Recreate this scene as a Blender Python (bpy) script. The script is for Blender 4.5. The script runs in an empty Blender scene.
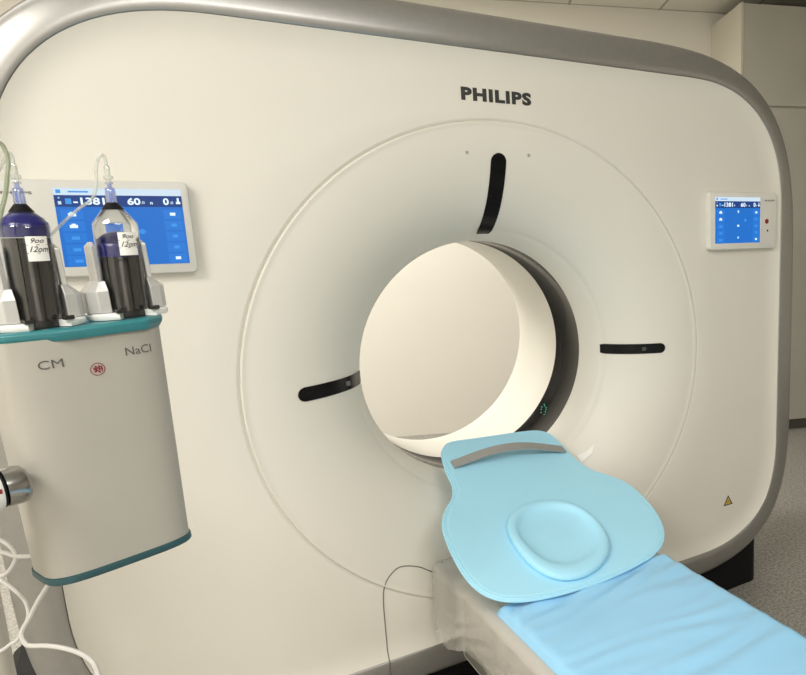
import bpy, bmesh, math, random
from mathutils import Vector, Matrix, noise
R = math.radians
PI = math.pi
random.seed(4)
sc = bpy.context.scene
col = sc.collection
ZC = 1.0                       # height of the gantry axis above the floor
BR, RR, FD = .357, .675, .235   # bore radius, ring radius, flare depth

# ---------------------------------------------------------------- materials
def new_mat(name):
    m = bpy.data.materials.new(name); m.use_nodes = True
    nt = m.node_tree
    return m, nt, nt.nodes['Principled BSDF'], nt.nodes['Material Output']

def mat(name, c, rough=.5, metal=0, coat=0, var=.0, nscale=30, bump=0, bscale=200, spec=.5, emit=None, es=0):
    m, nt, b, o = new_mat(name)
    N, L = nt.nodes, nt.links
    b.inputs['Base Color'].default_value = (*c, 1)
    b.inputs['Roughness'].default_value = rough
    b.inputs['Metallic'].default_value = metal
    b.inputs['Coat Weight'].default_value = coat
    b.inputs['Specular IOR Level'].default_value = spec
    if emit:
        b.inputs['Emission Color'].default_value = (*emit, 1); b.inputs['Emission Strength'].default_value = es
    tc = N.new('ShaderNodeTexCoord')
    if var:
        n = N.new('ShaderNodeTexNoise'); n.inputs['Scale'].default_value = nscale; n.inputs['Detail'].default_value = 4
        L.new(tc.outputs['Object'], n.inputs['Vector'])
        r = N.new('ShaderNodeValToRGB')
        r.color_ramp.elements[0].position = .3; r.color_ramp.elements[1].position = .7
        r.color_ramp.elements[0].color = (*[max(0, x*(1-var)) for x in c], 1)
        r.color_ramp.elements[1].color = (*[min(1, x*(1+var)) for x in c], 1)
        L.new(n.outputs['Fac'], r.inputs['Fac']); L.new(r.outputs['Color'], b.inputs['Base Color'])
    if bump:
        n = N.new('ShaderNodeTexNoise'); n.inputs['Scale'].default_value = bscale; n.inputs['Detail'].default_value = 3
        L.new(tc.outputs['Object'], n.inputs['Vector'])
        bp = N.new('ShaderNodeBump'); bp.inputs['Strength'].default_value = bump; bp.inputs['Distance'].default_value = .002
        L.new(n.outputs['Fac'], bp.inputs['Height']); L.new(bp.outputs['Normal'], b.inputs['Normal'])
    return m

def clear(name, tint, lo=.05, hi=.5, rough=.04, milk=0):
    m, nt, b, o = new_mat(name)
    N, L = nt.nodes, nt.links
    t = N.new('ShaderNodeBsdfTransparent'); t.inputs['Color'].default_value = (*tint, 1)
    g = N.new('ShaderNodeBsdfGlossy'); g.inputs['Roughness'].default_value = rough; g.inputs['Color'].default_value = (.9, .9, .9, 1)
    lw = N.new('ShaderNodeLayerWeight'); lw.inputs['Blend'].default_value = .3
    mp = N.new('ShaderNodeMapRange'); mp.inputs['To Min'].default_value = lo; mp.inputs['To Max'].default_value = hi
    L.new(lw.outputs['Facing'], mp.inputs['Value'])
    mx = N.new('ShaderNodeMixShader')
    L.new(mp.outputs['Result'], mx.inputs['Fac']); L.new(t.outputs[0], mx.inputs[1]); L.new(g.outputs[0], mx.inputs[2])
    out = mx.outputs[0]
    if milk:
        b.inputs['Base Color'].default_value = (*tint, 1); b.inputs['Roughness'].default_value = .2
        m2 = N.new('ShaderNodeMixShader'); m2.inputs['Fac'].default_value = milk
        L.new(out, m2.inputs[1]); L.new(b.outputs[0], m2.inputs[2]); out = m2.outputs[0]
    L.new(out, o.inputs['Surface'])
    return m

def liquid_mat():
    m, nt, b, o = new_mat('clear_liquid')
    b.inputs['Base Color'].default_value = (.97, .98, .98, 1); b.inputs['Roughness'].default_value = 0
    b.inputs['Transmission Weight'].default_value = 1; b.inputs['IOR'].default_value = 1.33
    return m
M = {}
M['shell'] = mat('cream_gantry_plastic', (.80, .775, .705), .42, var=.012, nscale=3, bump=.03, bscale=900)
M['rim'] = mat('silver_gantry_paint', (.44, .435, .425), .34, metal=.85, var=.03, nscale=60)
M['black'] = mat('black_plastic', (.010, .010, .011), .5, var=.1, nscale=10, spec=.12)
M['gap'] = mat('shadow_gap_rubber', (.17, .16, .145), .7, var=.1)
M['window'] = mat('smoked_window', (.006, .006, .007), .22, var=.3, nscale=14, spec=.2)
M['mylar'] = mat('glossy_black_film', (.010, .010, .009), .10, var=.4, nscale=6, bump=.35, bscale=9, spec=.10)
M['ink'] = mat('dark_grey_print', (.035, .035, .035), .5, var=.05)
M['greyink'] = mat('grey_print', (.10, .095, .09), .5, var=.05)
M['redink'] = mat('dark_red_print', (.24, .02, .03), .5, var=.05)
M['dot'] = mat('grey_dot', (.42, .40, .36), .5, var=.05)
M['yellow'] = mat('warning_yellow', (.78, .58, .10), .5, var=.05)
M['sticker'] = mat('white_sticker', (.93, .92, .88), .3, var=.02)
M['bezel'] = mat('screen_bezel_plastic', (.60, .60, .57), .4, var=.02)
M['bezel2'] = mat('screen_bezel_white', (.80, .79, .74), .4, var=.02)
def em(name, c, s): return mat(name, (.01, .01, .01), .25, emit=c, es=s, spec=.3)
M['ui_blue'] = em('screen_blue', (.008, .165, .62), .85)
M['ui_light'] = em('screen_light_blue', (.014, .20, .70), .85)
M['ui_navy'] = em('screen_navy', (.006, .05, .24), .8)
M['ui_white'] = em('screen_white', (.75, .90, 1.0), 1.0)
M['ui_pale'] = em('screen_pale', (.70, .86, .98), .8)
M['ui_mid'] = em('screen_icon_blue', (.05, .32, .85), .85)
M['led'] = em('green_indicator', (.10, .8, .55), 1.0)
M['red'] = mat('red_button', (.30, .02, .02), .35, var=.1)
M['pad'] = mat('light_blue_pad_vinyl', (.41, .78, .99), .50, var=.012, nscale=8, bump=.12, bscale=700)
M['strap'] = mat('grey_webbing', (.33, .33, .32), .7, var=.08, nscale=300, bump=.3, bscale=900)
M['mat'] = mat('blue_mattress_vinyl', (.33, .66, .95), .30, var=.02, nscale=6, bump=.15, bscale=20)
M['matedge'] = mat('pale_blue_piping', (.55, .78, .90), .35, var=.02)
M['board'] = mat('table_shell_white', (.66, .63, .57), .45, var=.03, nscale=5)
M['slot'] = mat('table_slot_grey', (.13, .13, .11), .6, var=.05)
M['teal'] = mat('teal_plastic', (.03, .19, .215), .35, var=.04)
M['darkteal'] = mat('dark_teal_rubber', (.025, .085, .10), .45, var=.04)
M['inj'] = mat('injector_grey_white', (.42, .40, .355), .42, var=.02, nscale=8)
M['white'] = mat('white_plastic', (.82, .82, .80), .35, var=.02)
M['silver'] = mat('silver_bracket', (.60, .60, .59), .3, metal=.35, var=.05)
M['chrome'] = mat('brushed_steel', (.42, .41, .40), .22, metal=1, var=.12, nscale=40)
M['darkmetal'] = mat('dark_glossy_sleeve', (.035, .033, .03), .16, metal=.3, var=.3, nscale=30)
M['rod'] = mat('piston_rod_metal', (.20, .19, .18), .22, metal=.7, var=.2, nscale=60)
M['liquid'] = liquid_mat()
M['navy'] = mat('navy_rubber_seal', (.010, .010, .13), .3, coat=.2, var=.2, nscale=30)
M['clear'] = clear('clear_syringe_plastic', (.90, .91, .92), .04, .42)
M['tip'] = clear('clear_plastic_screen_tint', (.62, .68, .92), .12, .5, milk=.10)  # clear tip; the blue reflection of the screen is put into its tint
M['tube'] = clear('clear_tubing', (.86, .88, .86), .12, .5, .1, milk=.22)
M['tubeg'] = clear('green_tinted_tubing', (.55, .60, .48), .12, .5, .1, milk=.3)
M['cable'] = mat('white_cable', (.62, .60, .58), .4, var=.03)
M['cab'] = mat('grey_laminate', (.47, .455, .40), .5, var=.03, nscale=4, bump=.05)
M['cabside'] = mat('pale_laminate', (.60, .57, .48), .5, var=.02, nscale=4)
M['dark'] = mat('dark_plinth', (.10, .095, .085), .6, var=.05)
M['wall'] = mat('cream_wall_paint', (.80, .77, .70), .75, var=.01, nscale=3, bump=.1, bscale=250)

def film_mat():
    m, nt, b, o = new_mat('milky_plastic_film')
    N, L = nt.nodes, nt.links
    b.inputs['Base Color'].default_value = (.74, .72, .68, 1); b.inputs['Roughness'].default_value = .22; b.inputs['Specular IOR Level'].default_value = 1
    t = N.new('ShaderNodeBsdfTransparent'); t.inputs['Color'].default_value = (.93, .93, .92, 1)
    tc = N.new('ShaderNodeTexCoord'); n = N.new('ShaderNodeTexNoise'); n.inputs['Scale'].default_value = 6
    mp = N.new('ShaderNodeMapRange'); mp.inputs['To Min'].default_value = .30; mp.inputs['To Max'].default_value = .52
    L.new(tc.outputs['Object'], n.inputs['Vector']); L.new(n.outputs['Fac'], mp.inputs['Value'])
    mx = N.new('ShaderNodeMixShader'); L.new(mp.outputs['Result'], mx.inputs['Fac'])
    L.new(t.outputs[0], mx.inputs[1]); L.new(b.outputs[0], mx.inputs[2]); L.new(mx.outputs[0], o.inputs['Surface'])
    return m
M['film'] = film_mat()

def floor_mat():
    m, nt, b, o = new_mat('speckled_grey_vinyl')
    N, L = nt.nodes, nt.links
    tc = N.new('ShaderNodeTexCoord')
    n = N.new('ShaderNodeTexNoise'); n.inputs['Scale'].default_value = 85; n.inputs['Detail'].default_value = 5; n.inputs['Roughness'].default_value = .7
    r = N.new('ShaderNodeValToRGB'); e = r.color_ramp.elements
    e[0].position = .38; e[0].color = (.20, .19, .17, 1); e[1].position = .62; e[1].color = (.47, .45, .41, 1)
    L.new(tc.outputs['Object'], n.inputs['Vector']); L.new(n.outputs['Fac'], r.inputs['Fac']); L.new(r.outputs['Color'], b.inputs['Base Color'])
    b.inputs['Roughness'].default_value = .5
    return m
def ceil_mat():
    m, nt, b, o = new_mat('ceiling_tiles')
    N, L = nt.nodes, nt.links
    tc = N.new('ShaderNodeTexCoord')
    br = N.new('ShaderNodeTexBrick'); br.offset = 0
    br.inputs['Scale'].default_value = 1; br.inputs['Brick Width'].default_value = .6; br.inputs['Row Height'].default_value = .6
    br.inputs['Mortar Size'].default_value = .009; br.inputs['Mortar Smooth'].default_value = .05
    br.inputs['Color1'].default_value = (.70, .67, .60, 1); br.inputs['Color2'].default_value = (.68, .655, .59, 1)
    br.inputs['Mortar'].default_value = (.36, .34, .30, 1)
    L.new(tc.outputs['Object'], br.inputs['Vector']); L.new(br.outputs['Color'], b.inputs['Base Color'])
    b.inputs['Roughness'].default_value = .85
    return m
M['floor'] = floor_mat(); M['ceil'] = ceil_mat()

# ---------------------------------------------------------------- mesh helpers
class MB:
    def __init__(s): s.v = []; s.f = []; s.m = []
    def add(s, vs, fs, mi=0):
        b = len(s.v); s.v += [tuple(v) for v in vs]; s.f += [tuple(i+b for i in f) for f in fs]; s.m += [mi]*len(fs)
    def box(s, x0, y0, z0, x1, y1, z1, mi=0):
        vs = [(x, y, z) for z in (z0, z1) for y in (y0, y1) for x in (x0, x1)]
        s.add(vs, [(0,2,3,1),(4,5,7,6),(0,1,5,4),(2,6,7,3),(0,4,6,2),(1,3,7,5)], mi)
    def rings(s, rs, closed=True, caps=(False, False), mi=0):
        n = len(rs[0]); vs = [p for r in rs for p in r]; fs = []
        for k in range(len(rs)-1):
            for i in range(n if closed else n-1):
                j = (i+1) % n
                fs.append((k*n+i, k*n+j, (k+1)*n+j, (k+1)*n+i))
        if caps[0]: fs.append(tuple(range(n))[::-1])
        if caps[1]: fs.append(tuple((len(rs)-1)*n+i for i in range(n)))
        s.add(vs, fs, mi)
    def tube(s, pts, r, n=10, mi=0, caps=True):
        pts = [Vector(p) for p in pts]; rs = []
        t = (pts[1]-pts[0]).normalized(); a = t.orthogonal().normalized()
        for i, p in enumerate(pts):
            t = (pts[min(i+1, len(pts)-1)]-pts[max(i-1, 0)]).normalized()
            a = (a-t*a.dot(t)).normalized(); b = t.cross(a)
            rr = r[i] if isinstance(r, (list, tuple)) else r
            rs.append([p+(a*math.cos(2*PI*k/n)+b*math.sin(2*PI*k/n))*rr for k in range(n)])
        s.rings(rs, True, (caps, caps), mi)
    def lathe(s, prof, n=32, c=(0, 0, 0), mi=0, caps=(True, True)):      # about z, profile of (r, z)
        rs = [[(c[0]+r*math.cos(2*PI*k/n), c[1]+r*math.sin(2*PI*k/n), c[2]+z) for k in range(n)] for r, z in prof]
        s.rings(rs, True, caps, mi)
    def build(s, name, mats, parent=None, smooth=True, bevel=0, off=None, angle=35, seg=3, sub=0):
        me = bpy.data.meshes.new(name)
        vs = [tuple(Vector(v)-Vector(off)) for v in s.v] if off is not None else s.v
        me.from_pydata(vs, [], s.f)
        if not isinstance(mats, (list, tuple)): mats = [mats]
        for m in mats: me.materials.append(m)
        for p, mi in zip(me.polygons, s.m): p.material_index = mi
        bm = bmesh.new(); bm.from_mesh(me); bmesh.ops.recalc_face_normals(bm, faces=bm.faces)
        if smooth:
            for f in bm.faces: f.smooth = True
            for e in bm.edges:
                if len(e.link_faces) == 2 and e.calc_face_angle(0) > R(angle): e.smooth = False
        bm.to_mesh(me); bm.free()
        o = bpy.data.objects.new(name, me); col.objects.link(o)
        if parent: o.parent = parent
        if bevel:
            md = o.modifiers.new('bevel', 'BEVEL'); md.width = bevel; md.segments = seg; md.limit_method = 'ANGLE'; md.angle_limit = R(30)
        if sub:
            md = o.modifiers.new('sub', 'SUBSURF'); md.levels = sub; md.render_levels = sub
        return o

def root(name, label, cat, loc=(0, 0, 0), rz=0, group=None):
    o = bpy.data.objects.new(name, None); col.objects.link(o); o.location = loc; o.rotation_euler = (0, 0, rz)
    o.empty_display_size = .05
    return tag(o, label, cat, group)
def tag(o, label=None, cat=None, group=None, kind=None):
    if label: o['label'] = label
    if cat: o['category'] = cat
    if group: o['group'] = group
    if kind: o['kind'] = kind
    return o
def spline(pts, n=8):
    P = [Vector(p) for p in pts]; out = []
    for i in range(len(P)-1):
        p0, p1, p2, p3 = P[max(i-1, 0)], P[i], P[i+1], P[min(i+2, len(P)-1)]
        for k in range(n):
            t = k/n
            out.append(.5*((2*p1)+(-p0+p2)*t+(2*p0-5*p1+4*p2-p3)*t*t+(-p0+3*p1-3*p2+p3)*t**3))
    out.append(P[-1]); return out
def loopspline(pts, n=6):
    P = [Vector(p) for p in pts]; k = len(P); out = []
    for i in range(k):
        p0, p1, p2, p3 = P[i-1], P[i], P[(i+1) % k], P[(i+2) % k]
        for j in range(n):
            t = j/n
            out.append(.5*((2*p1)+(-p0+p2)*t+(2*p0-5*p1+4*p2-p3)*t*t+(-p0+3*p1-3*p2+p3)*t**3))
    return out
def text_geo(s, width=None, height=None, offset=0, space=1.0, shear=0, extrude=.0004):
    cu = bpy.data.curves.new('lettering', 'FONT'); cu.body = s; cu.size = 1; cu.offset = offset; cu.space_character = space
    cu.shear = shear; cu.align_x = 'CENTER'; cu.resolution_u = 3
    o = bpy.data.objects.new('lettering', cu); col.objects.link(o)
    dg = bpy.context.evaluated_depsgraph_get(); dg.update()
    me = bpy.data.meshes.new_from_object(o.evaluated_get(dg))
    vs = [v.co.copy() for v in me.vertices]; fs = [tuple(p.vertices) for p in me.polygons]
    bpy.data.objects.remove(o); bpy.data.curves.remove(cu); bpy.data.meshes.remove(me)
    x0 = min(v.x for v in vs); x1 = max(v.x for v in vs); y0 = min(v.y for v in vs); y1 = max(v.y for v in vs)
    sx = width/(x1-x0) if width else None; sy = height/(y1-y0) if height else None
    sx = sx or sy; sy = sy or sx
    return [((v.x-(x0+x1)/2)*sx, (v.y-(y0+y1)/2)*sy) for v in vs], fs

# ---------------------------------------------------------------- camera (solved from the photo)
C0 = Vector((-.87092, -1.93264, .40656))
cr = Vector((.80710984, -.59031352, -.01018084)); cu_ = Vector((.1219231, .14977831, .98117339)); cf = Vector((.57767505, .79315598, -.1928604))
cam = bpy.data.cameras.new('camera'); co = bpy.data.objects.new('camera', cam); col.objects.link(co)
m3 = Matrix((cr, cu_, -cf)).transposed()
co.matrix_world = Matrix.Translation(C0+Vector((0, 0, ZC))) @ m3.to_4x4()
FPX, CX, CY = 743.434, 663.371, 368.021
cam.sensor_width = 36; cam.lens = FPX/806*36
cam.shift_x = (403-CX)/806; cam.shift_y = (CY-337.5)/806
cam.clip_start = .02; cam.clip_end = 60
sc.camera = co

# ---------------------------------------------------------------- room (turned 22 degrees against the gantry)
TH = R(-22)
U = Vector((math.cos(TH), math.sin(TH), 0)); V = Vector((-math.sin(TH), math.cos(TH), 0))
def room_obj(o): o.rotation_euler = (0, 0, TH); return o
CH = 2.785
U0, U1, V0, V1 = -2.9, 4.4, -3.6, 3.02
def slab(name, a, m):
    b = MB(); b.box(*a); return room_obj(tag(b.build(name, m, smooth=False), kind='structure'))
slab('floor', (U0-.1, V0-.1, -.1, U1+.1, V1+.1, 0), M['floor'])
slab('ceiling', (U0-.1, V0-.1, CH, U1+.1, V1+.1, CH+.1), M['ceil'])
slab('wall_back', (U0-.1, V1, 0, U1+.1, V1+.1, CH), M['wall'])
slab('wall_front', (U0-.1, V0-.1, 0, U1+.1, V0, CH), M['wall'])
slab('wall_left', (U0-.1, V0, 0, U0, V1, CH), M['wall'])
slab('wall_right', (U1, V0, 0, U1+.1, V1, CH), M['wall'])

# tall built-in cabinets at the back right
CU, CV = 1.560, 2.42
cabn = root('storage_cabinet', 'tall grey built-in cabinet against the back wall, right of the scanner', 'cabinet', (U*CU+V*CV), TH)
b = MB(); b.box(0, .02, .075, 2.6, V1-CV-.002, 2.697); b.build('body', M['cabside'], cabn, smooth=False)
b = MB(); b.box(0, .05, 0, 2.6, V1-CV-.01, .075); b.build('plinth', M['dark'], cabn, smooth=False)
for i, x in enumerate((.018, .86, 1.70)):
    b = MB(); b.box(x, .0, .08, x+.835, .02, 2.096); b.build('door', M['cab'], cabn, smooth=False, bevel=.0015)
    b = MB(); b.box(x, .0, 2.108, x+.835, .02, 2.692); b.build('upper_door', M['cab'], cabn, smooth=False, bevel=.0015)
b = MB(); b.box(0, -.001, .08, .016, .02, 2.697); b.build('side_panel', M['cabside'], cabn, smooth=False)
# ---------------------------------------------------------------- CT gantry
G = root('ct_scanner', 'large cream CT scanner gantry with a round bore and silver rim', 'CT scanner', (0, 0, 0))
def gb(b, name, m, parent=G, **k): return b.build(name, m, parent, **k)

def outline(a, zt, zb, rt, rb, e, n=26, ns=14):
    pts = []
    def corner(cx, cz, sx, sz, r, rev):
        q = []
        for i in range(n+1):
            t = i/n*PI/2
            q.append((cx+sx*r*math.cos(t)**(2/e), cz+sz*r*math.sin(t)**(2/e)))
        return q[::-1] if rev else q
    TRc = corner(a-rt, zt-rt, 1, 1, rt, False); TLc = corner(-(a-rt), zt-rt, -1, 1, rt, True)
    BLc = corner(-(a-rb), zb+rb, -1, -1, rb, False); BRc = corner(a-rb, zb+rb, 1, -1, rb, True)
    segs = [TRc, TLc, BLc, BRc]
    for k, s in enumerate(segs):
        pts += s; nx = segs[(k+1) % 4][0]; p = s[-1]
        for i in range(1, ns): pts.append((p[0]+(nx[0]-p[0])*i/ns, p[1]+(nx[1]-p[1])*i/ns))
    return pts
def flare_y(r):
    if r >= RR: return 0.
    t = (RR-max(r, BR))/(RR-BR); return FD*(1-math.sqrt(max(0, 1-t*t)))
IN = outline(1.043, .846, -.753, .42, .38, 2.5)
OUT = outline(1.129, .938, -.845, .74, .62, 3.3)
def at(loop, y): return [(x, y, z+ZC) for x, z in loop]
def lerp(A, B, t): return [(a[0]+(b[0]-a[0])*t, a[1]+(b[1]-a[1])*t) for a, b in zip(A, B)]
def circ(loop, r):
    return [(x/math.hypot(x, z)*r, z/math.hypot(x, z)*r) for x, z in loop]
# front panel: from the ring to the rim, edges rolled forward like a tray
def inset(loop, d, lim=None):
    n = len(loop); out = []
    for i in range(n):
        a, c = loop[i-1], loop[(i+1) % n]; tx, tz = c[0]-a[0], c[1]-a[1]; l = math.hypot(tx, tz)
        k = d*(min(1, (math.hypot(*loop[i])-.690)/.085) if lim else 1)
        out.append((loop[i][0]-tz/l*k, loop[i][1]+tx/l*k))
    return out
b = MB(); rs = []
for r, y in ((.6750, .007), (.6765, .007), (.679, .0012), (.684, 0)): rs.append(at(circ(IN, r), y))
cI = circ(IN, .684); dI = inset(IN, .078, 1)
for t in (.25, .5, .75): rs.append(at(lerp(cI, dI, t), 0))
for d in (.078, .066, .055, .044, .034, .025, .017, .010, .005, 0):
    t = 1-d/.078; rs.append(at(inset(IN, d, 1), -.016*t**2.8))
b.rings(rs); gb(b, 'front_panel', M['shell'], angle=75)
# dark gap between panel and rim
b = MB(); b.rings([at(IN, -.0148), at(inset(IN, -.0003), -.009), at(inset(IN, -.0008), -.009)]); gb(b, 'rim_gap', M['gap'])
# silver rim
b = MB()
rs = [at(inset(IN, -.0007), .012), at(inset(IN, -.0007), -.0158), at(inset(IN, -.003), -.0180)]
A = inset(IN, -.003)
for t in (.25, .5, .75, .9): rs.append(at(lerp(A, OUT, t), -.018+.016*t**2))
rs += [at(OUT, .002), at(inset(OUT, -.001), .008), at(inset(OUT, .002), .016), at(inset(OUT, .012), .06)]
b.rings(rs); gb(b, 'rim', M['rim'], angle=50)
# side and back body
b = MB(); rs = [at(inset(OUT, .012), .06), at(inset(OUT, .03), .25), at(inset(OUT, .05), .55), at(inset(OUT, .08), .82), at(inset(OUT, .13), .91), at(inset(OUT, .2), .935)]
rs.append(at(circ(OUT, .66), .935)); b.rings(rs); gb(b, 'rear_housing', M['shell'])
# flared ring, throat, black film band, rear bore
NA = 200
def ring_at(r, y): return [(r*math.cos(2*PI*k/NA), y, ZC+r*math.sin(2*PI*k/NA)) for k in range(NA)]
b = MB(); rs = [ring_at(.6750, .007), ring_at(.6738, .005), ring_at(.6732, -.0012), ring_at(.6720, -.0024), ring_at(.6695, -.0022), ring_at(.6655, -.0006)]
for i in range(1, 60):
    t = math.sin(i/60*PI/2)
    r = RR-(RR-BR)*t; y = FD*(1-math.sqrt(1-t*t))
    if r < .661: rs.append(ring_at(r+(.0022*math.exp(-((r-.388)/.004)**2)), y))
rs += [ring_at(BR, FD)]
b.rings(rs); gb(b, 'flared_ring', M['shell'], angle=60)
b = MB(); b.rings([ring_at(BR, FD), ring_at(BR+.0004, FD+.001), ring_at(BR+.0004, .399), ring_at(BR, .40)]); gb(b, 'scan_window', M['mylar'], angle=60)
b = MB(); rs = [ring_at(BR, .40+.22*i/6) for i in range(7)]
for i in range(1, 16):
    t = i/15*PI/2; rs.append(ring_at(BR+.30*(1-math.cos(t)), .62+.315*math.sin(t)))
b.rings(rs); gb(b, 'rear_bore', M['shell'], angle=60)
# laser slots
def slot(ang, r0, r1, hw):
    b = MB(); n = 26; q = []
    ds = [r0+(r1-r0)*(.5-.5*math.cos(PI*i/n)) for i in range(n+1)]
    for r in ds:
        y = flare_y(r); dy = (flare_y(r+.001)-flare_y(r-.001))/.002
        nx = Vector((dy, -1)).normalized()          # in (r, y): outward normal of the flare, towards the viewer
        e = min(r-r0, r1-r)
        e2 = (r1-r)
        w = hw*math.sqrt(max(0, 1-(1-min(1, max(e2, 1e-5)/hw))**2))*min(1, .82+.18*(r-r0)/.008)
        row = []
        for j in range(7):
            s = (j/6*2-1)*w/r
            rr = r-nx.x*-.0015; yy = y+nx.y*.0015
            row.append((rr*math.cos(ang+s), yy, ZC+rr*math.sin(ang+s)))
        q.append(row)
    b.rings(q, closed=False); return gb(b, 'laser_slot', M['window'])
slot(PI/2, .379, .594, .0225)
slot(0, .383, .557, .0165)
slot(PI, .366, .552, .0180)
# small lens windows in the slots
def lens(ang, r):
    b = MB(); y = flare_y(r)
    c = Vector((r*math.cos(ang), y-.004, ZC+r*math.sin(ang)))
    b.box(c.x-.008, c.y-.001, c.z-.006, c.x+.008, c.y+.002, c.z+.006); gb(b, 'laser_lens', M['greyink'], smooth=False, bevel=.001)
lens(0, .49); lens(PI, .42)
# dots beside the upper slot
for x in (-.090, .088):
    b = MB(); y = flare_y(.598); b.rings([[(x+r*math.cos(2*PI*k/16), y-.0012, ZC+.591+r*math.sin(2*PI*k/16)) for k in range(16)] for r in (.0001, .0045)]); gb(b, 'sensor_dot', M['dot'])
# service door seam below the bore
def seam(sx):
    q = [(-.403, -.752), (-.403, -.735), (-.403, -.72), (-.402, -.70), (-.402, -.66), (-.401, -.583), (-.395, -.545), (-.380, -.520), (-.349, -.503), (-.30, -.518), (-.258, -.546), (-.20, -.565), (-.10, -.575), (0, -.578)]
    P = []
    for p in spline([(x*sx, 0, z) for x, z in q], 5):
        r = math.hypot(p.x, p.z); k = max(0, 1-(p.z+.753)/(.078*min(1, (math.hypot(p.x, .753)-.690)/.085))); P.append((p.x, flare_y(r)-.0003-.016*k**2.8-(.0014*math.exp(-((r-.6705)/.003)**2)), p.z+ZC))
    P = [(P[0][0], -.0205, ZC-.85), (P[0][0], -.0205, ZC-.760), (P[0][0], -.018, ZC-.754)]+P[1:]
    b = MB(); b.tube(P, .0015, 6); gb(b, 'door_seam', M['gap'])
seam(1); seam(-1)
# brand lettering
def letters(s, x, z, w, h, y, m, name, parent=G, **k):
    vs, fs = text_geo(s, w, h, **k); b = MB()
    b.add([(x+a, y, z+c) for a, c in vs], fs)
    n = len(vs); return b.build(name, m, parent, smooth=False)
letters('PHILIPS', 0, ZC+.7375, .199, .0335, -.0008, M['ink'], 'brand_lettering', offset=.055, space=1.14)
# radiation warning triangle
tri = MB(); cx, cz = .821, ZC-.594
def T(r): return [(cx+r*math.sin(a), cz+r*math.cos(a)) for a in (0, 2*PI/3, -2*PI/3)]
def flat(poly, y, mi, mb): mb.add([(x, y, z) for x, z in poly], [tuple(range(len(poly)))], mi)
flat(T(.0255), -.0008, 0, tri); flat(T(.0165), -.0012, 1, tri)
for k in range(3):
    a0 = 2*PI*k/3; flat([(cx, cz)]+[(cx+.0075*math.sin(a0+t), cz+.0075*math.cos(a0+t)) for t in (-.45, 0, .45)], -.0015, 0, tri)
gb(tri, 'warning_sign', [M['ink'], M['yellow']], smooth=False)
# white sticker on the flare
sp = [(.317, -.297), (.300, -.326), (.262, -.352), (.256, -.330), (.274, -.317)]
b = MB(); n = 6; grid = []
quad = [Vector((.256, -.330)), Vector((.262, -.352)), Vector((.300, -.328)), Vector((.317, -.297))]
for i in range(n+1):
    row = []
    for j in range(4):
        a = quad[0].lerp(quad[3], i/n); c = quad[1].lerp(quad[2], i/n); p = a.lerp(c, j/3)
        if j == 0: p = p+Vector((.0, -.006))*math.sin(PI*i/n)
        r = p.length; row.append((p.x*(1-.003), flare_y(r)-.003, ZC+p.y*(1-.003)))
    grid.append(row)
b.rings(grid, closed=False); gb(b, 'sticker', M['sticker'])
# green status lights on the film band
b = MB()
for da, dy in ((0, 0), (.022, .006), (.040, .010), (.05, .026), (.004, .034), (-.024, .022), (.030, .040), (-.03, -.004), (.064, .036)):
    a = math.atan2(-.237, .271)+da; r = BR-.002; y = .325+dy
    b.box(r*math.cos(a)-.001, y, ZC+r*math.sin(a)-.001, r*math.cos(a)+.001, y+.002, ZC+r*math.sin(a)+.001)
gb(b, 'status_lights', M['led'], smooth=False)
# base plinth
b = MB()
def rrect(x0, y0, x1, y1, r, z, n=8):
    out = []
    for cx_, cy_, a0 in ((x1-r, y1-r, 0), (x0+r, y1-r, PI/2), (x0+r, y0+r, PI), (x1-r, y0+r, 1.5*PI)):
        for i in range(n+1):
            a = a0+i/n*PI/2; out.append((cx_+r*math.cos(a), cy_+r*math.sin(a), z))
    return out
b.rings([rrect(-1.06, .082, 1.06, .86, .05, z) for z in (0, .02, .18, .24)], caps=(True, True)); gb(b, 'base_plinth', M['black'])
b = MB(); b.rings([rrect(-1.262, .60, 1.262, .93, .06, z) for z in (0, .02, .15)]+[rrect(-1.240, .62, 1.240, .91, .05, .172)], caps=(True, True)); gb(b, 'rear_foot', M['black'])

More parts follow.
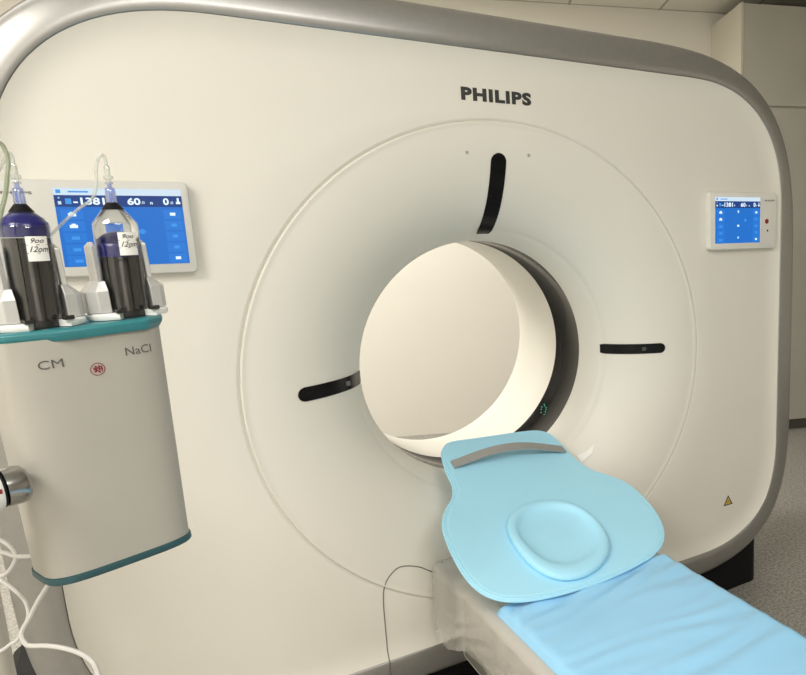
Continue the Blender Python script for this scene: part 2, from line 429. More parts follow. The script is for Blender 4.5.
# touch screens
KF = (1.93264-.024)/1.93264
def onp(x, z): return C0.x+(x-C0.x)*KF, C0.z+(z-C0.z)*KF
def screen(x0, x1, z0, z1, sx0, sx1, sz0, sz1, bm_, right):
    x0, z0 = onp(x0, z0); x1, z1 = onp(x1, z1); sx0, sz0 = onp(sx0, sz0); sx1, sz1 = onp(sx1, sz1)
    Y = -.024
    b = MB(); r = .012
    def rr(d, y):
        q = rrect(x0+d, z0+d, x1-d, z1-d, max(.002, r-d), 0); return [(p[0], y, p[1]+ZC) for p in q]
    b.rings([rr(.004, .004), rr(0, -.002), rr(0, Y+.004), rr(.0012, Y+.001), rr(.004, Y)], caps=(True, True))
    p = gb(b, 'control_panel', bm_, angle=30)
    W, H = sx1-sx0, sz1-sz0
    s = MB()
    def q(a, c, d, e, mi, lv): # fractions from top-left
        s.add([(sx0+a*W, Y-.0006-lv*.0002, ZC+sz1-e*H), (sx0+d*W, Y-.0006-lv*.0002, ZC+sz1-e*H), (sx0+d*W, Y-.0006-lv*.0002, ZC+sz1-c*H), (sx0+a*W, Y-.0006-lv*.0002, ZC+sz1-c*H)], [(0, 1, 2, 3)], mi)
    def tx(t, fx, fy, w, h, mi, **k):
        vs, fs = text_geo(t, w*W, h*H, **k)
        s.add([(sx0+fx*W+a, Y-.0014, ZC+sz1-fy*H+c) for a, c in vs], fs, mi)
    q(0, 0, 1, 1, 0, 0); q(0, 0, 1, .088, 4, 1); q(0, .088, 1, .235, 2, 1)
    q(.02, .02, .055, .065, 5, 2); q(.11, .035, .26, .055, 5, 2)
    tx('-1381', .258, .163, .238, .092, 3, offset=.03); tx('.0', .408, .178, .035, .04, 3)
    tx('60', .605, .163, .105, .092, 3, offset=.03); tx('.0', .675, .178, .03, .035, 3); tx('n', .745, .185, .02, .03, 3, offset=.03)
    tx('0', .865, .163, .048, .092, 3, offset=.03); tx('.0', .910, .178, .03, .035, 3)
    q(.958, .115, .975, .165, 3, 2); q(.948, .165, .985, .195, 3, 2)
    q(.08, .13, .125, .20, 5, 2); q(.025, .165, .05, .205, 4, 2); q(.03, .115, .042, .13, 4, 2)
    for k, br in enumerate((1, 1, 0, 0, 0)):
        y = .27+k*.148
        q(.03, y, .20, y+.125, 1, 2); q(.085, y+.045, .145, y+.085, 3 if br else 5, 3)
        if br: q(.10, y+.03, .13, y+.045, 3, 3)
    for k, br in enumerate((1, 0, 0, 0, 1)):
        y = .27+k*.148
        q(.83, y, .985, y+.125, 1, 2); q(.885, y+.04, .93, y+.08, 3 if br else 5, 3)
    for fx, fy, mi in ((.5, .31, 5), (.5, .62, 5), (.5, .88, 5), (.25, .62, 1), (.74, .62, 1), (.66, .50, 5)) if right else ((.64, .56, 5), (.45, .80, 1)):
        q(fx-.015, fy-.03, fx+.015, fy+.03, mi, 2); q(fx-.03, fy-.012, fx+.03, fy+.012, mi, 2)
    if right: q(.48, .60, .52, .64, 3, 3); q(.49, .285, .51, .34, 3, 3); q(.49, .86, .51, .90, 3, 3)
    s.build('touch_screen', [M['ui_blue'], M['ui_light'], M['ui_navy'], M['ui_white'], M['ui_pale'], M['ui_mid']], p, smooth=False)
    # small brand line beside the display, opposite the bore
    tx_ = (.5*(sx1+x1)+.004) if right else (x0+.5*(sx0-x0)+.0)
    letters('PHILIPS', tx_, ZC+sz1-.010, .046, .0052, Y-.0008, M['greyink'], 'panel_lettering', p, offset=.02)
    if right:
        for (px_, pz_, r, mm, nm) in ((.0, .405, .0115, M['white'], 'button_ring'), (.0, .405, .0085, M['red'], 'stop_button'), (.004, .373, .0055, M['bezel2'], 'lamp_ring'), (.004, .373, .0035, M['ink'], 'indicator')):
            bb = MB(); n = 20; xx, zz = onp(.990+px_, pz_); h = .0008 if 'ring' in nm else .003
            bb.rings([[(xx+q_*math.cos(2*PI*k/n), Y-yy, ZC+zz+q_*math.sin(2*PI*k/n)) for k in range(n)] for q_, yy in ((r, 0), (r, h), (r*.8, h+.0006), (.0001, h+.0006))])
            bb.build(nm, mm, p)
    return p
screen(-1.065, -.725, .309, .501, -.954, -.7395, .329, .485, M['bezel'], False)
screen(.734, 1.041, .312, .502, .756, .9595, .333, .486, M['bezel2'], True)

# ---------------------------------------------------------------- patient table
T0 = root('patient_table', 'long white patient table with a blue vinyl mattress, at the scanner mouth', 'examination table', (0, -.12, 0))
def tb(b, name, m, **k): return b.build(name, m, T0, off=(0, -.12, 0), **k)
TOP = ZC-.50
# top board: shell swept along y
b = MB(); rs = []
def sect(y, sc_=1.0, dz=0):
    q = [(-.258, -.004), (-.262, -.012), (-.262, -.16), (-.255, -.215), (-.235, -.238), (-.15, -.245), (0, -.247), (.15, -.245), (.235, -.238), (.255, -.215), (.262, -.16), (.262, -.012), (.258, -.004), (.25, 0), (0, 0), (-.25, 0)]
    return [(x*sc_, y, TOP+z*(1 if z > -.02 else 1)+ (dz if z < -.1 else 0)) for x, z in q]
rs = [sect(-.160, .985, .04), sect(-.165, .995, .02), sect(-.185, 1, .004), sect(-.6), sect(-1.5), sect(-2.45)]
b.rings(rs, caps=(True, True)); tb(b, 'tabletop', M['board'], angle=40)
b = MB(); b.box(-.2650, -1.30, TOP-.190, -.2605, -.215, TOP-.156); tb(b, 'side_slot', M['slot'], smooth=False, bevel=.002)
b = MB(); b.box(.2605, -1.30, TOP-.190, .2650, -.215, TOP-.156); tb(b, 'side_slot', M['slot'], smooth=False, bevel=.002)
# mattress with soft folds
def fold(x, y):
    n1 = noise.noise(Vector((x*4, y*5, 1))); n2 = noise.noise(Vector((x*3, y*6, 7))); ed = min(1, abs(x)/.2)
    a = .0062*math.sin(105*(y+.12*x)+7*n1)*max(0, .15+.9*n2)*(.25+.75*ed)
    a += .0052*math.sin(58*(y-.16*x)+5*n2)*max(0, .2+n1)
    h = math.exp(-((y+.46)/.07)**2)
    a += h*.0040*math.sin(95*(y-.40*x)+2*n1)
    return a
b = MB(); nx, ny = 60, 330; rows = []
for j in range(ny+1):
    y = -.392-(2.43-.392)*j/ny; row = []
    for i in range(nx+1):
        t = i/nx*2-1; x = .2475*t
        e = max(0, (abs(t)-.90)/.10); e2 = max(0, 1-(j/ny*2.02)/.022)
        z = TOP+.024*math.sqrt(max(0, 1-e**2.5))*math.sqrt(max(0.02, 1-e2**2.5))
        f = fold(x, y)*(1-e)
        row.append((x, y, z+f))
    rows.append(row)
b.rings(rows, closed=False)
bl = [[(p[0], p[1], TOP+.0005) for p in rows[0]], rows[0]]; b.rings(bl, closed=False)
bl = [rows[-1], [(p[0], p[1], TOP+.0005) for p in rows[-1]]]; b.rings(bl, closed=False)
tb(b, 'mattress', M['mat'], angle=70)
# carriage and foot of the table
b = MB(); b.box(-.20, -2.3, TOP-.33, .20, -1.0, TOP-.243); tb(b, 'carriage', M['board'], smooth=False, bevel=.01)
b = MB(); b.rings([rrect(-.20+d, -2.25+d, .20-d, -1.05-d, .05, z) for d, z in ((0, 0), (0, .06), (.03, .09), (.03, TOP-.33))], caps=(True, True)); tb(b, 'pedestal', M['board'])

# clear plastic cover draped over the table end
def cover():
    b = MB(); rows = []
    path = []   # (x, y, outward normal)
    for k in range(110): path.append((-.268-.010*max(0, min(1, (-.16+2.3-2.24*k/109-2.06)/-.14 if k > 100 else 0)), -2.3+2.24*k/109, (-1, 0)))
    for k in range(1, 9):
        a = PI-k/9*PI/2; path.append((-.250+.026*math.cos(a), -.052+.026*math.sin(a), (math.cos(a), math.sin(a))))
    for k in range(22): path.append((-.246+.492*k/21, -.026, (0, 1)))
    nt = 24
    for x, y, n in path:
        row = []
        inx, iny = -n[0], -n[1]
        row.append((x+inx*.050, y+iny*.050, TOP+.0025)); row.append((x+inx*.02, y+iny*.02, TOP+.003)); row.append((x+inx*.004, y+iny*.004, TOP+.001))
        k_ = min(1, max(0, (y+.26)/.12)); L = .150+.050*k_+.008*noise.noise(Vector((x*14, y*14, 2)))*(1-k_)
        for j in range(1, nt+1):
            t = j/nt; zz = -L*t
            nz = noise.noise(Vector((x*4, y*5, t*1.5)))
            w = .0050+.0042*(1-.75*k_)*math.sin(62*(y*.9+zz*1.3)+5*nz)*min(1, t*4)*(.4+.9*abs(noise.noise(Vector((x*7, y*7, t*2+4)))))
            w += .007*max(0, noise.noise(Vector((x*3+y*8, y*4, t*2.2))))*min(1, t*3)*(1-k_)
            if y > -.17 and n[0] < -.3: w = w*.4+.006*math.sin(PI*min(1, t*.7))
            o_ = max(.0012, w) if n[1] < .5 else min(.010, w)
            row.append((x+n[0]*o_, y+n[1]*o_, TOP-.001+zz))
        rows.append(row)
    b.rings(rows, closed=False)
    o = b.build('plastic_cover', M['film'], angle=80)
    tag(o, 'milky clear plastic cover draped over the near side and end of the patient table', 'plastic cover')
cover()

# ---------------------------------------------------------------- head and arm pad
PO = Vector((0, -.4, -.44733+ZC)); e1 = Vector((.99875, 0, -.04994)); e2 = Vector((.01648, .94399, .32957)); en = Vector((.04714, -.32998, .94281))
PADL = [[-0.1615,0.5963],[-0.1442,0.6156],[-0.118,0.6237],[-0.0563,0.6240],[0.0174,0.6250],[0.0945,0.6262],[0.1448,0.6228],[0.171,0.6118],[0.1872,0.5893],[0.1951,0.522],[0.2009,0.4417],[0.221,0.3784],[0.2612,0.3344],[0.2942,0.287],[0.3065,0.2196],[0.3042,0.1376],[0.2832,0.0665],[0.2446,0.0145],[0.1978,-0.0141],[0.1612,-0.0268],[0.0888,-0.0432],[0.0067,-0.055],[-0.0811,-0.0597],[-0.1512,-0.0563],[-0.2057,-0.0459],[-0.2493,-0.0246],[-0.2769,0.0103],[-0.2913,0.061],[-0.2949,0.1304],[-0.2882,0.2228],[-0.2734,0.2797],[-0.2463,0.3264],[-0.2158,0.367],[-0.1987,0.4154],[-0.1913,0.4936],[-0.1766,0.5666]]
P0 = root('positioning_pad', 'light blue contoured positioning pad with a raised oval headrest, leaning into the bore', 'positioning pad', PO)
P0.matrix_world = Matrix.Translation(PO) @ Matrix((e1, e2, en)).transposed().to_4x4()
lp = [(p.x, p.y) for p in loopspline([(x, y, 0) for x, y in PADL], 5)]
ca = sum(x for x, y in lp)/len(lp), .26
def ins(d, z):
    n = len(lp); out = []
    for i in range(n):
        a, c = lp[i-1], lp[(i+1) % n]; tx, tz = c[0]-a[0], c[1]-a[1]; l = math.hypot(tx, tz)
        sgn = 1 if ORI > 0 else -1
        out.append((lp[i][0]-tz/l*d*sgn, lp[i][1]+tx/l*d*sgn, z))
    return out
area = sum(lp[i-1][0]*lp[i][1]-lp[i][0]*lp[i-1][1] for i in range(len(lp))); ORI = area
b = MB()
rs = [ins(.012, -.011), ins(.003, -.010), ins(0, -.007), ins(.0005, -.004), ins(.004, -.0005), ins(.009, -.0015), ins(.013, 0)]
b.rings(rs, caps=(True, False))
inner = rs[-1]; n = len(inner)
rg = []
for t in (0, .25, .5, .75, .93): rg.append([(x+(ca[0]-x)*t, y+(ca[1]-y)*t, 0) for x, y, z in inner])
b.rings(rg, caps=(False, True))
b.build('base_mat', M['pad'], P0, angle=50)
b = MB(); b.tube(ins(-.0005, -.0055)+[ins(-.0005, -.0055)[0]], .0036, 8); b.build('edge_piping', M['pad'], P0)
RO = [[-0.1299,0.2091],[-0.0894,0.2498],[-0.0378,0.2652],[0.0249,0.2578],[0.0771,0.2245],[0.1016,0.1622],[0.1037,0.0907],[0.0836,0.0322],[0.0399,-0.0108],[-0.0152,-0.0361],[-0.0704,-0.0371],[-0.1083,-0.015],[-0.1341,0.0285],[-0.1465,0.0906],[-0.1461,0.1523]]
RI = [[-0.1059,0.1864],[-0.0633,0.2263],[0.0122,0.2311],[0.066,0.1981],[0.082,0.1361],[0.0667,0.0747],[0.0169,0.0269],[-0.05,0.0172],[-0.0947,0.0451],[-0.1126,0.098],[-0.1176,0.1484]]
ro = [(p.x, p.y) for p in loopspline([(x, y, 0) for x, y in RO], 6)]
cR = (-.0185, .122)
def polar(loop, n=90):
    out = []
    for k in range(n):
        a = 2*PI*k/n; d = Vector((math.cos(a), math.sin(a))); best = None
        for i in range(len(loop)):
            p = Vector(loop[i-1])-Vector(cR); q = Vector(loop[i])-Vector(cR); e = q-p
            den = d.x*e.y-d.y*e.x
            if abs(den) < 1e-12: continue
            t = (p.x*e.y-p.y*e.x)/den; s_ = (p.x*d.y-p.y*d.x)/den
            if t > 0 and -1e-6 <= s_ <= 1+1e-6: best = t if best is None else min(best, t)
        out.append(best)
    # smooth
    for _ in range(3): out = [(out[i-1]+2*out[i]+out[(i+1) % n])/4 for i in range(n)]
    return out
po = polar(ro); pi_ = polar([(p.x, p.y) for p in loopspline([(x, y, 0) for x, y in RI], 6)])
b = MB(); rs = []
def pr(fr, z, f2=None):
    rs.append([(cR[0]+math.cos(2*PI*k/90)*fr(k), cR[1]+math.sin(2*PI*k/90)*fr(k), z) for k in range(90)])
for f, z in ((.10, -.0005), (.06, .003), (.0, .006), (.0, .010), (.04, .0145), (.12, .0175), (.25, .0195), (.45, .0203), (.65, .0195), (.82, .0165), (1.0, .0100)):
    pr(lambda k, f=f: po[k]+(pi_[k]-po[k])*f, z)
for f, z in ((.90, .0050), (.78, .0022), (.6, .0005), (.35, -.0003), (.01, -.0005)):
    pr(lambda k, f=f: pi_[k]*f, z)
b.rings(rs, caps=(True, True)); b.build('headrest', M['pad'], P0, angle=50)
b = MB(); rows = []
for k in range(25):
    t = k/24; x = -.170+.356*t; y = .499-.008*t+.002; h = .0015+.036*math.sin(PI*t)**1.1*(1.12-.24*t)
    w = .0165
    rows.append([(x, y-w, h), (x, y+w, h), (x, y+w, h+.005), (x, y-w, h+.005)])
b.rings(rows, caps=(True, True)); b.build('strap', M['strap'], P0, angle=40)

# ---------------------------------------------------------------- contrast injector
ITH = R(20); IO = Vector((-.915+.006*math.cos(ITH), -.673+.006*math.sin(ITH), .268+ZC)); ITILT = R(-1.9)
IM = Matrix.Translation(IO) @ Matrix.Rotation(ITH, 4, 'Z') @ Matrix.Rotation(ITILT, 4, 'Y')
I0 = root('contrast_injector', 'grey two-syringe contrast injector head on an arm, marked CM and NaCl', 'contrast injector', IO, ITH)
I0.rotation_mode = 'QUATERNION'; I0.rotation_quaternion = IM.to_quaternion()
def sup(a, bb, cx_, cy_, z, n=4.0, k=96):
    out = []
    for i in range(k):
        t = 2*PI*i/k; c, s = math.cos(t), math.sin(t)
        out.append((cx_+a*math.copysign(abs(c)**(2/n), c), cy_+bb*math.copysign(abs(s)**(2/n), s), z))
    return out
b = MB(); b.rings([sup(.097-.006*t, .053, -.002-.004*t, .053, -.325*t-.002) for t in (0, .25, .5, .75, 1)], caps=(True, True))
b.build('housing', M['inj'], I0, angle=50)
b = MB(); b.rings([sup(.0905+d, .0525+d, -.006, .053, z) for d, z in ((0, -.327), (.0025, -.328), (.0028, -.3355), (.001, -.338), (-.004, -.3385))], caps=(True, True))
b.build('bottom_trim', M['darkteal'], I0, angle=40)
TP = [(-.106, .060), (-.100, .030), (-.086, .014), (-.030, -.008), (.068, -.008), (.092, .010), (.103, .034), (.106, .060), (.103, .090), (.085, .120), (.05, .132), (-.05, .132), (-.088, .12), (-.103, .09)]
def trayl(s, z): return [(x*s, .06+(y-.06)*s, z) for x, y in TP]
b = MB(); b.rings([trayl(.955, -.006), trayl(1.0, .001), trayl(1.0, .0065), trayl(.965, .0095), trayl(.90, .0105), trayl(.885, .009)], caps=(True, True))
b.build('tray', M['teal'], I0, angle=25, bevel=.0008)
# lettering on the front, wrapped on the housing curve
def front_y(x, z):
    t = -z/.322; a = .097-.006*t; cx_ = -.002-.004*t
    q = max(0, 1-abs((x-cx_)/a)**4.0)**(1/4.0); return .053-.053*q
def wrap(s, x, z, w, h, m, name, **k):
    vs, fs = text_geo(s, w, h, **k); b = MB()
    b.add([(x+p, front_y(x+p, z+q)-.0007, z+q) for p, q in vs], fs); return b.build(name, m, I0, smooth=False)
wrap('CM', -.0500, -.0345, .0270, .0115, M['greyink'], 'fluid_lettering')
wrap('NaCl', .0525, -.0335, .0335, .0115, M['greyink'], 'fluid_lettering')
b = MB(); scx, scz = -.0005, -.051
def S(p): return (scx+p[0], front_y(scx+p[0], scz+p[1])-.0007, scz+p[1])
n = 30; b.rings([[S((r*math.cos(2*PI*k/n), r*math.sin(2*PI*k/n))) for k in range(n)] for r in (.0078, .0088)])
def stroke(p, q, w=.0007):
    p, q = Vector(p), Vector(q); d = (q-p).normalized(); nn = Vector((-d.y, d.x))*w
    b.add([S(p+nn), S(p-nn), S(q-nn), S(q+nn)], [(0, 1, 2, 3)])
for p, q in (((-.005, .003), (.003, -.0055)), ((-.0045, -.004), (-.001, 0)), ((-.002, .004), (-.002, -.004)), ((-.005, .0), (.001, .001)), ((.002, .0055), (.002, -.005)), ((.005, .004), (.005, -.004)), ((.001, .0), (.006, .0)), ((-.003, .005), (.001, .002)), ((.002, .004), (.005, .002))):
    stroke(p, q)
b.build('symbol', M['redink'], I0, smooth=False)
# arm joint
def cylx(x0, x1, r, m, name, cy_=.0, cz_=-.1805, dome=False, n=32):
    b = MB(); prof = [(x0, r*.92), (x0+.002, r), (x1-.004, r), (x1-.001, r*.93)]
    if dome: prof = [(x0, r*.9), (x0+.001, r), (x1-.012, r), (x1-.006, r*.93), (x1-.002, r*.75), (x1, r*.4)]
    b.rings([[(x, cy_+q*math.cos(2*PI*k/n), cz_+q*math.sin(2*PI*k/n)) for k in range(n)] for x, q in prof], caps=(True, True)); return b.build(name, m, I0, angle=35)
cylx(-.235, -.1285, .0268, M['white'], 'arm')
cylx(-.129, -.1255, .0245, M['black'], 'joint_seal')
cylx(-.126, -.0985, .0250, M['chrome'], 'swivel_joint', dome=True)
b = MB(); b.box(-.1380, -.0270, -.180, -.1320, -.0262, -.174); b.build('arm_mark', M['redink'], I0, smooth=False)
IMI = IM.inverted()
def wl(p): return tuple(IMI @ Vector(p))
KX, KY = -1.135, -.265
b = MB(); b.tube([wl((KX, KY, 1.12)), wl((KX, KY, .10))], .0300, 24); b.build('stand_column', M['board'], I0)
b = MB(); b.tube([(-.215, .0, -.1835), (-.205, .12, -.1835), wl((KX, KY, 1.085))], .022, 16); b.build('arm_link', M['white'], I0)
b = MB(); b.tube([wl((KX, KY, 1.05)), wl((KX, KY, 1.13))], .036, 24); b.build('column_clamp', M['white'], I0)
b = MB()
for k in range(5):
    a = 2*PI*k/5+2.6; ex, ey = KX+.24*math.cos(a), KY+.24*math.sin(a)
    b.tube([wl((KX, KY, .085)), wl((ex, ey, .060))], [.022, .014], 10)
    b.tube([wl((ex, ey, 0.0005)), wl((ex, ey, .008)), wl((ex, ey, .035)), wl((ex, ey, .052))], [.018, .026, .026, .012], 14)
b.tube([wl((KX, KY, .06)), wl((KX, KY, .13)), wl((KX, KY, .15))], [.05, .05, .034], 20); b.build('stand_foot', M['board'], I0)

# syringe cradles
def cradle(cx_):
    cy_ = .05
    for s in (-1, 1):
        b = MB()   # upper jaw
        q = [(.0285, -.010), (.0345, -.012), (.0365, .004), (.0345, .016), (.029, .014)]
        b.rings([[(cx_+s*x, cy_+y, z) for x, y in q] for z in (.020, .060)]+[[(cx_+s*(x*.985), cy_+y*.9, z) for x, y in q] for z in (.104, .112)]+[[(cx_+s*(.0285+(x-.0285)*.35), cy_+y*.5, .118) for x, y in q]], caps=(True, True))
        j = b.build('jaw', M['silver'], I0, smooth=False, bevel=.0012)
        b = MB()   # lower wide block
        q = [(.026, -.020), (.040, -.018), (.0495, -.006), (.0495, .016), (.034, .022), (.026, .014)]
        b.rings([[(cx_+s*x, cy_+y, .0195) for x, y in q], [(cx_+s*x, cy_+y, .050) for x, y in q], [(cx_+s*(.026+(x-.026)*.45), cy_+y*.7, .064) for x, y in q]], caps=(True, True))
        b.build('jaw_base', M['silver'], I0, smooth=False, bevel=.0012)
        b = MB(); rs = []
        for k in range(15):
            a = (-62+124*k/14)*PI/180
            c, sn = math.cos(a)*s, math.sin(a)
            rs.append([(cx_+c*r, cy_+sn*r*.78, z) for r, z in ((.022, .0098), (.0485, .0098), (.0500, .0125), (.0500, .0165), (.0475, .0190), (.022, .0190))])
        b.rings(rs, caps=(True, True)); b.build('collar', M['white'], I0, angle=40)
        b = MB(); b.box(cx_+s*.021-.006, cy_-.038, .0190, cx_+s*.021+.006, cy_-.030, .0245); b.build('latch', M['darkmetal'], I0, smooth=False, bevel=.001)
    b = MB(); b.lathe([(.019, .0095), (.0245, .0095), (.0245, .0195), (.019, .0195)], 32, (cx_, cy_, 0)); b.build('socket', M['darkmetal'], I0, angle=30)
SXL, SXR = -.037, .0665
for cx_ in (SXL, SXR): cradle(cx_)

# syringe (first one right, then a copy)
def at_inj(x, y, z): 
    return IM @ Vector((x, y, z))
def make_syringe():
    s = root('syringe', 'right clear contrast syringe above the NaCl mark, with a low navy plunger', 'syringe', at_inj(SXR, .05, .0198), ITH, 'syringes in the injector')
    b = MB(); b.lathe([(.0270, 0), (.0270, .118), (.0264, .123), (.0136, .1415)], 40, caps=(False, False)); b.build('barrel', M['clear'], s, angle=50)
    b = MB(); b.lathe([(.0137, .1412), (.0070, .1510), (.0066, .1512)], 32, caps=(False, False)); b.build('tip_collar', M['black'], s)
    b = MB(); b.lathe([(.0066, .1505), (.0062, .166), (.0058, .171), (.0030, .173), (.0026, .180)], 24, caps=(False, True)); b.build('tip', M['tip'], s, angle=50)
    b = MB(); b.lathe([(.0052, .1770), (.0052, .1800), (.0034, .1805), (.0034, .1830), (.0060, .1835), (.0060, .1880), (.0036, .1885), (.0036, .2000), (.0022, .2030)], 16, caps=(True, True)); b.build('luer_connector', M['tube'], s, angle=30)
    b = MB(); b.lathe([(.0255, .076), (.0262, .080), (.0255, .083), (.0262, .087), (.0255, .0945), (.0235, .0960), (.0215, .1000), (.0110, .109), (.0040, .1115), (.0006, .112)], 40, caps=(True, True)); b.build('plunger_seal', M['navy'], s, angle=50)
    b = MB(); b.lathe([(.0250, .0965), (.0258, .0975), (.0258, .118), (.0252, .1225), (.0125, .1405), (.0062, .1500), (.0055, .1650)], 48); b.build('liquid', M['liquid'], s, angle=60)
    b = MB()      # dark drive sleeve seen through the wall
    for a0, a1 in ((-205, -128), (-88, -62), (-52, 25), (25, 155)):
        rs = []
        for k in range(9):
            a = R(a0+(a1-a0)*k/8); rs.append([(r*math.cos(a), r*math.sin(a), z) for r, z in ((.0255, .001), (.0255, .077), (.0215, .077), (.0215, .001))])
        b.rings(rs, caps=(True, True))
    b.build('drive_sleeve', M['darkmetal'], s, angle=40)
    b = MB(); b.lathe([(.0100, -.008), (.0100, .070), (.0120, .072), (.0120, .077)], 24); b.build('piston_rod', M['rod'], s, angle=40)
    # label with handwriting
    r = .0275; az = R(-83); W_ = .0245; z0, z1 = .078, .110
    def cyl(u, z, o=0): a = az+u/r; return ((r+o)*math.cos(a), (r+o)*math.sin(a), z)
    b = MB(); b.rings([[cyl(-W_/2+W_*k/8, z) for k in range(9)] for z in (z0, z1)], closed=False); lab = b.build('label', M['sticker'], s)
    b = MB()
    for t, u, z, w, h in (('9oo', .000, .1045, .015, .0062), ('12om', .001, .0935, .021, .0075)):
        vs, fs = text_geo(t, w, h, shear=.4, offset=.01); b.add([cyl(u+p, z+q, .0003) for p, q in vs], fs)
    for z in (.0885, .0990): b.add([cyl(-W_/2, z-.0004, .0003), cyl(0, z-.0004, .0003), cyl(W_/2, z-.0004, .0003), cyl(W_/2, z+.0004, .0003), cyl(0, z+.0004, .0003), cyl(-W_/2, z+.0004, .0003)], [(0, 1, 4, 5), (1, 2, 3, 4)])
    b.build('handwriting', M['ink'], lab, smooth=False)
    return s
def copy_tree(o, parent=None):
    c = o.copy(); col.objects.link(c)
    if parent: c.parent = parent
    for ch in list(o.children): copy_tree(ch, c)
    return c
syr = make_syringe()
bpy.context.view_layer.update()
s2 = copy_tree(syr); s2.location = at_inj(SXL, .05, .0198)
s2['label'] = 'left clear contrast syringe above the CM mark, with a high navy plunger'
for ch in s2.children:
    if ch.name.startswith('liquid'):
        ch.data = ch.data.copy(); ch.data.name = 'liquid'
        for v in ch.data.vertices:
            if v.co.z < .11: v.co.x *= .55; v.co.y *= .55; v.co.z = .1385 if v.co.z < .097 else .1390
            elif v.co.z < .13: v.co.x *= .50; v.co.y *= .50; v.co.z = .1395+.0002*(v.co.z-.118)/.004
    if ch.name.startswith('plunger_seal'): ch.location.z = .033
    if ch.name.startswith('drive_sleeve') or ch.name.startswith('piston_rod'): ch.scale.z = 1.40

# tubing
def inj_pts(P): return [Vector((-.915, -.673, .268+ZC))+Vector((x*math.cos(ITH)-y*math.sin(ITH), x*math.sin(ITH)+y*math.cos(ITH), z)) for x, y, z in P]
def line(name, pts, r, m, label, cat, group=None, n=10):
    b = MB(); b.tube(spline(pts, 7), r, n); o = b.build(name, m); return tag(o, label, cat, group)
line('infusion_tube', inj_pts([(.0718, .05, .2245), (.0716, .05, .2336), (.0696, .05, .2385), (.0657, .05, .2359), (.0617, .05, .2283), (.0588, .05, .216), (.0571, .05, .2018), (.0542, .05, .1888), (.0478, .052, .1765), (.0328, .058, .1635), (.0187, .066, .1481), (.0042, .078, .1295), (-.004, .086, .1148), (-.008, .090, .06), (-.006, .092, .014)]), .0021, M['tube'], 'clear infusion tube looping from the right syringe down behind the left one', 'tube', 'infusion tubes')
line('infusion_tube', inj_pts([(-.0316, .05, .2213), (-.0312, .05, .2273), (-.0330, .05, .2334), (-.0365, .05, .2321), (-.0422, .05, .2206), (-.0498, .05, .2071), (-.066, .05, .17), (-.09, .06, .08), (-.107, .065, .02), (-.125, .07, -.08)]), .0021, M['tube'], 'short clear infusion tube looping off the top of the left syringe', 'tube', 'infusion tubes')
line('supply_tube', inj_pts([(-.12, .03, .20), (-.085, .03, .238), (-.0603, .03, .2484), (-.0469, .03, .2437), (-.0435, .03, .237), (-.0419, .03, .2237), (-.0449, .03, .2064), (-.0514, .026, .1816), (-.0591, .022, .1618), (-.0696, .014, .135), (-.095, -.004, .06), (-.125, -.012, -.04), (-.16, -.02, -.10)]), .0026, M['tubeg'], 'greenish clear supply tube arching past the far left of the left syringe', 'tube')

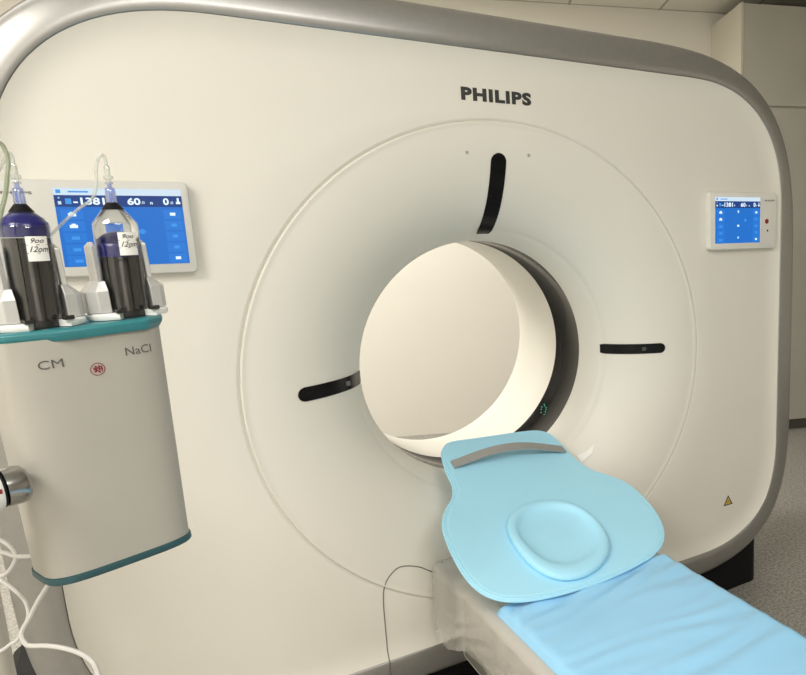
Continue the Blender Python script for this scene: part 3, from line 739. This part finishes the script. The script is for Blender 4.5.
# white cables
CT = Vector((0, 0, ZC))
def cable(pts, label, r=.0034): return line('cable', [Vector(p)+CT for p in pts], r, M['cable'], label, 'cable', 'white cables below the injector', 8)
cable([(-1.235, -.40, .02), (-1.15, -.43, -.045), (-1.095, -.440, -.050), (-1.067, -.455, -.066), (-1.055, -.466, -.077), (-1.05, -.473, -.091), (-1.057, -.472, -.107), (-1.069, -.466, -.119), (-1.092, -.455, -.128), (-1.15, -.43, -.16), (-1.215, -.39, -.25)], 'white cable making a tight loop at the left edge, below the injector arm')
cable([(-1.235, -.40, -.06), (-1.12, -.435, -.078), (-1.07, -.457, -.084), (-1.053, -.471, -.090), (-1.035, -.484, -.091), (-1.005, -.505, -.088), (-.985, -.530, -.070), (-.975, -.560, -.0665)], 'short white cable running straight behind the lower left of the injector')
cable([(-1.225, -.38, -.06), (-1.14, -.38, -.125), (-1.087, -.397, -.146), (-1.08, -.403, -.152), (-1.066, -.417, -.167), (-1.056, -.428, -.181), (-1.053, -.433, -.194), (-1.053, -.436, -.204), (-1.057, -.436, -.217), (-1.066, -.434, -.235), (-1.075, -.430, -.247), (-1.088, -.423, -.256), (-1.13, -.40, -.30), (-1.17, -.36, -.45), (-1.19, -.34, -.80), (-1.16, -.30, -.9955), (-1.10, -.25, -.9960)], 'white cable bowing out below the injector and down to the floor', .0030)
cable([(-.975, -.585, -.068), (-.995, -.530, -.100), (-1.016, -.509, -.136), (-1.032, -.504, -.161), (-1.045, -.500, -.185), (-1.055, -.496, -.201), (-1.058, -.497, -.212), (-1.055, -.502, -.223), (-1.049, -.507, -.227), (-1.029, -.522, -.227), (-1.008, -.538, -.231), (-.989, -.554, -.239), (-.975, -.567, -.252), (-.970, -.575, -.272), (-.969, -.582, -.295), (-.975, -.585, -.40), (-.985, -.56, -.75), (-.98, -.50, -.9955), (-.93, -.44, -.9960)], 'white cable hanging from the injector underside, bending right then down', .0036)

# ---------------------------------------------------------------- light
def area(name, u, v, z, sx, sy, power, c=(1, .93, .82), spread=180):
    l = bpy.data.lights.new(name, 'AREA'); l.shape = 'RECTANGLE'; l.size = sx; l.size_y = sy; l.energy = power; l.color = c; l.spread = R(spread)
    o = bpy.data.objects.new(name, l); col.objects.link(o); p = U*u+V*v; o.location = (p.x, p.y, z); o.rotation_euler = (0, 0, TH)
    return o
area('ceiling_lamp', -1.5, -2.4, CH-.01, 1.2, .6, 57, (1, .965, .90))
area('ceiling_lamp', .8, -2.7, CH-.01, 1.2, .6, 42, (1, .97, .92))
area('ceiling_lamp', -1.5, -.55, CH-.01, 1.2, .6, 4, (1, .97, .92))
area('ceiling_lamp', -1.5, 1.55, CH-.01, 1.2, .6, 60, (1, .97, .91))
area('ceiling_lamp', .2, 1.55, CH-.01, 1.2, .6, 13, (1, .97, .91))
w = bpy.data.worlds.new('world'); sc.world = w; w.use_nodes = True
w.node_tree.nodes['Background'].inputs['Color'].default_value = (1, .96, .9, 1); w.node_tree.nodes['Background'].inputs['Strength'].default_value = .3
vs_ = sc.view_settings; vs_.view_transform = 'Standard'; vs_.look = 'None'; vs_.gamma = 1; vs_.use_curve_mapping = False; vs_.exposure = .2
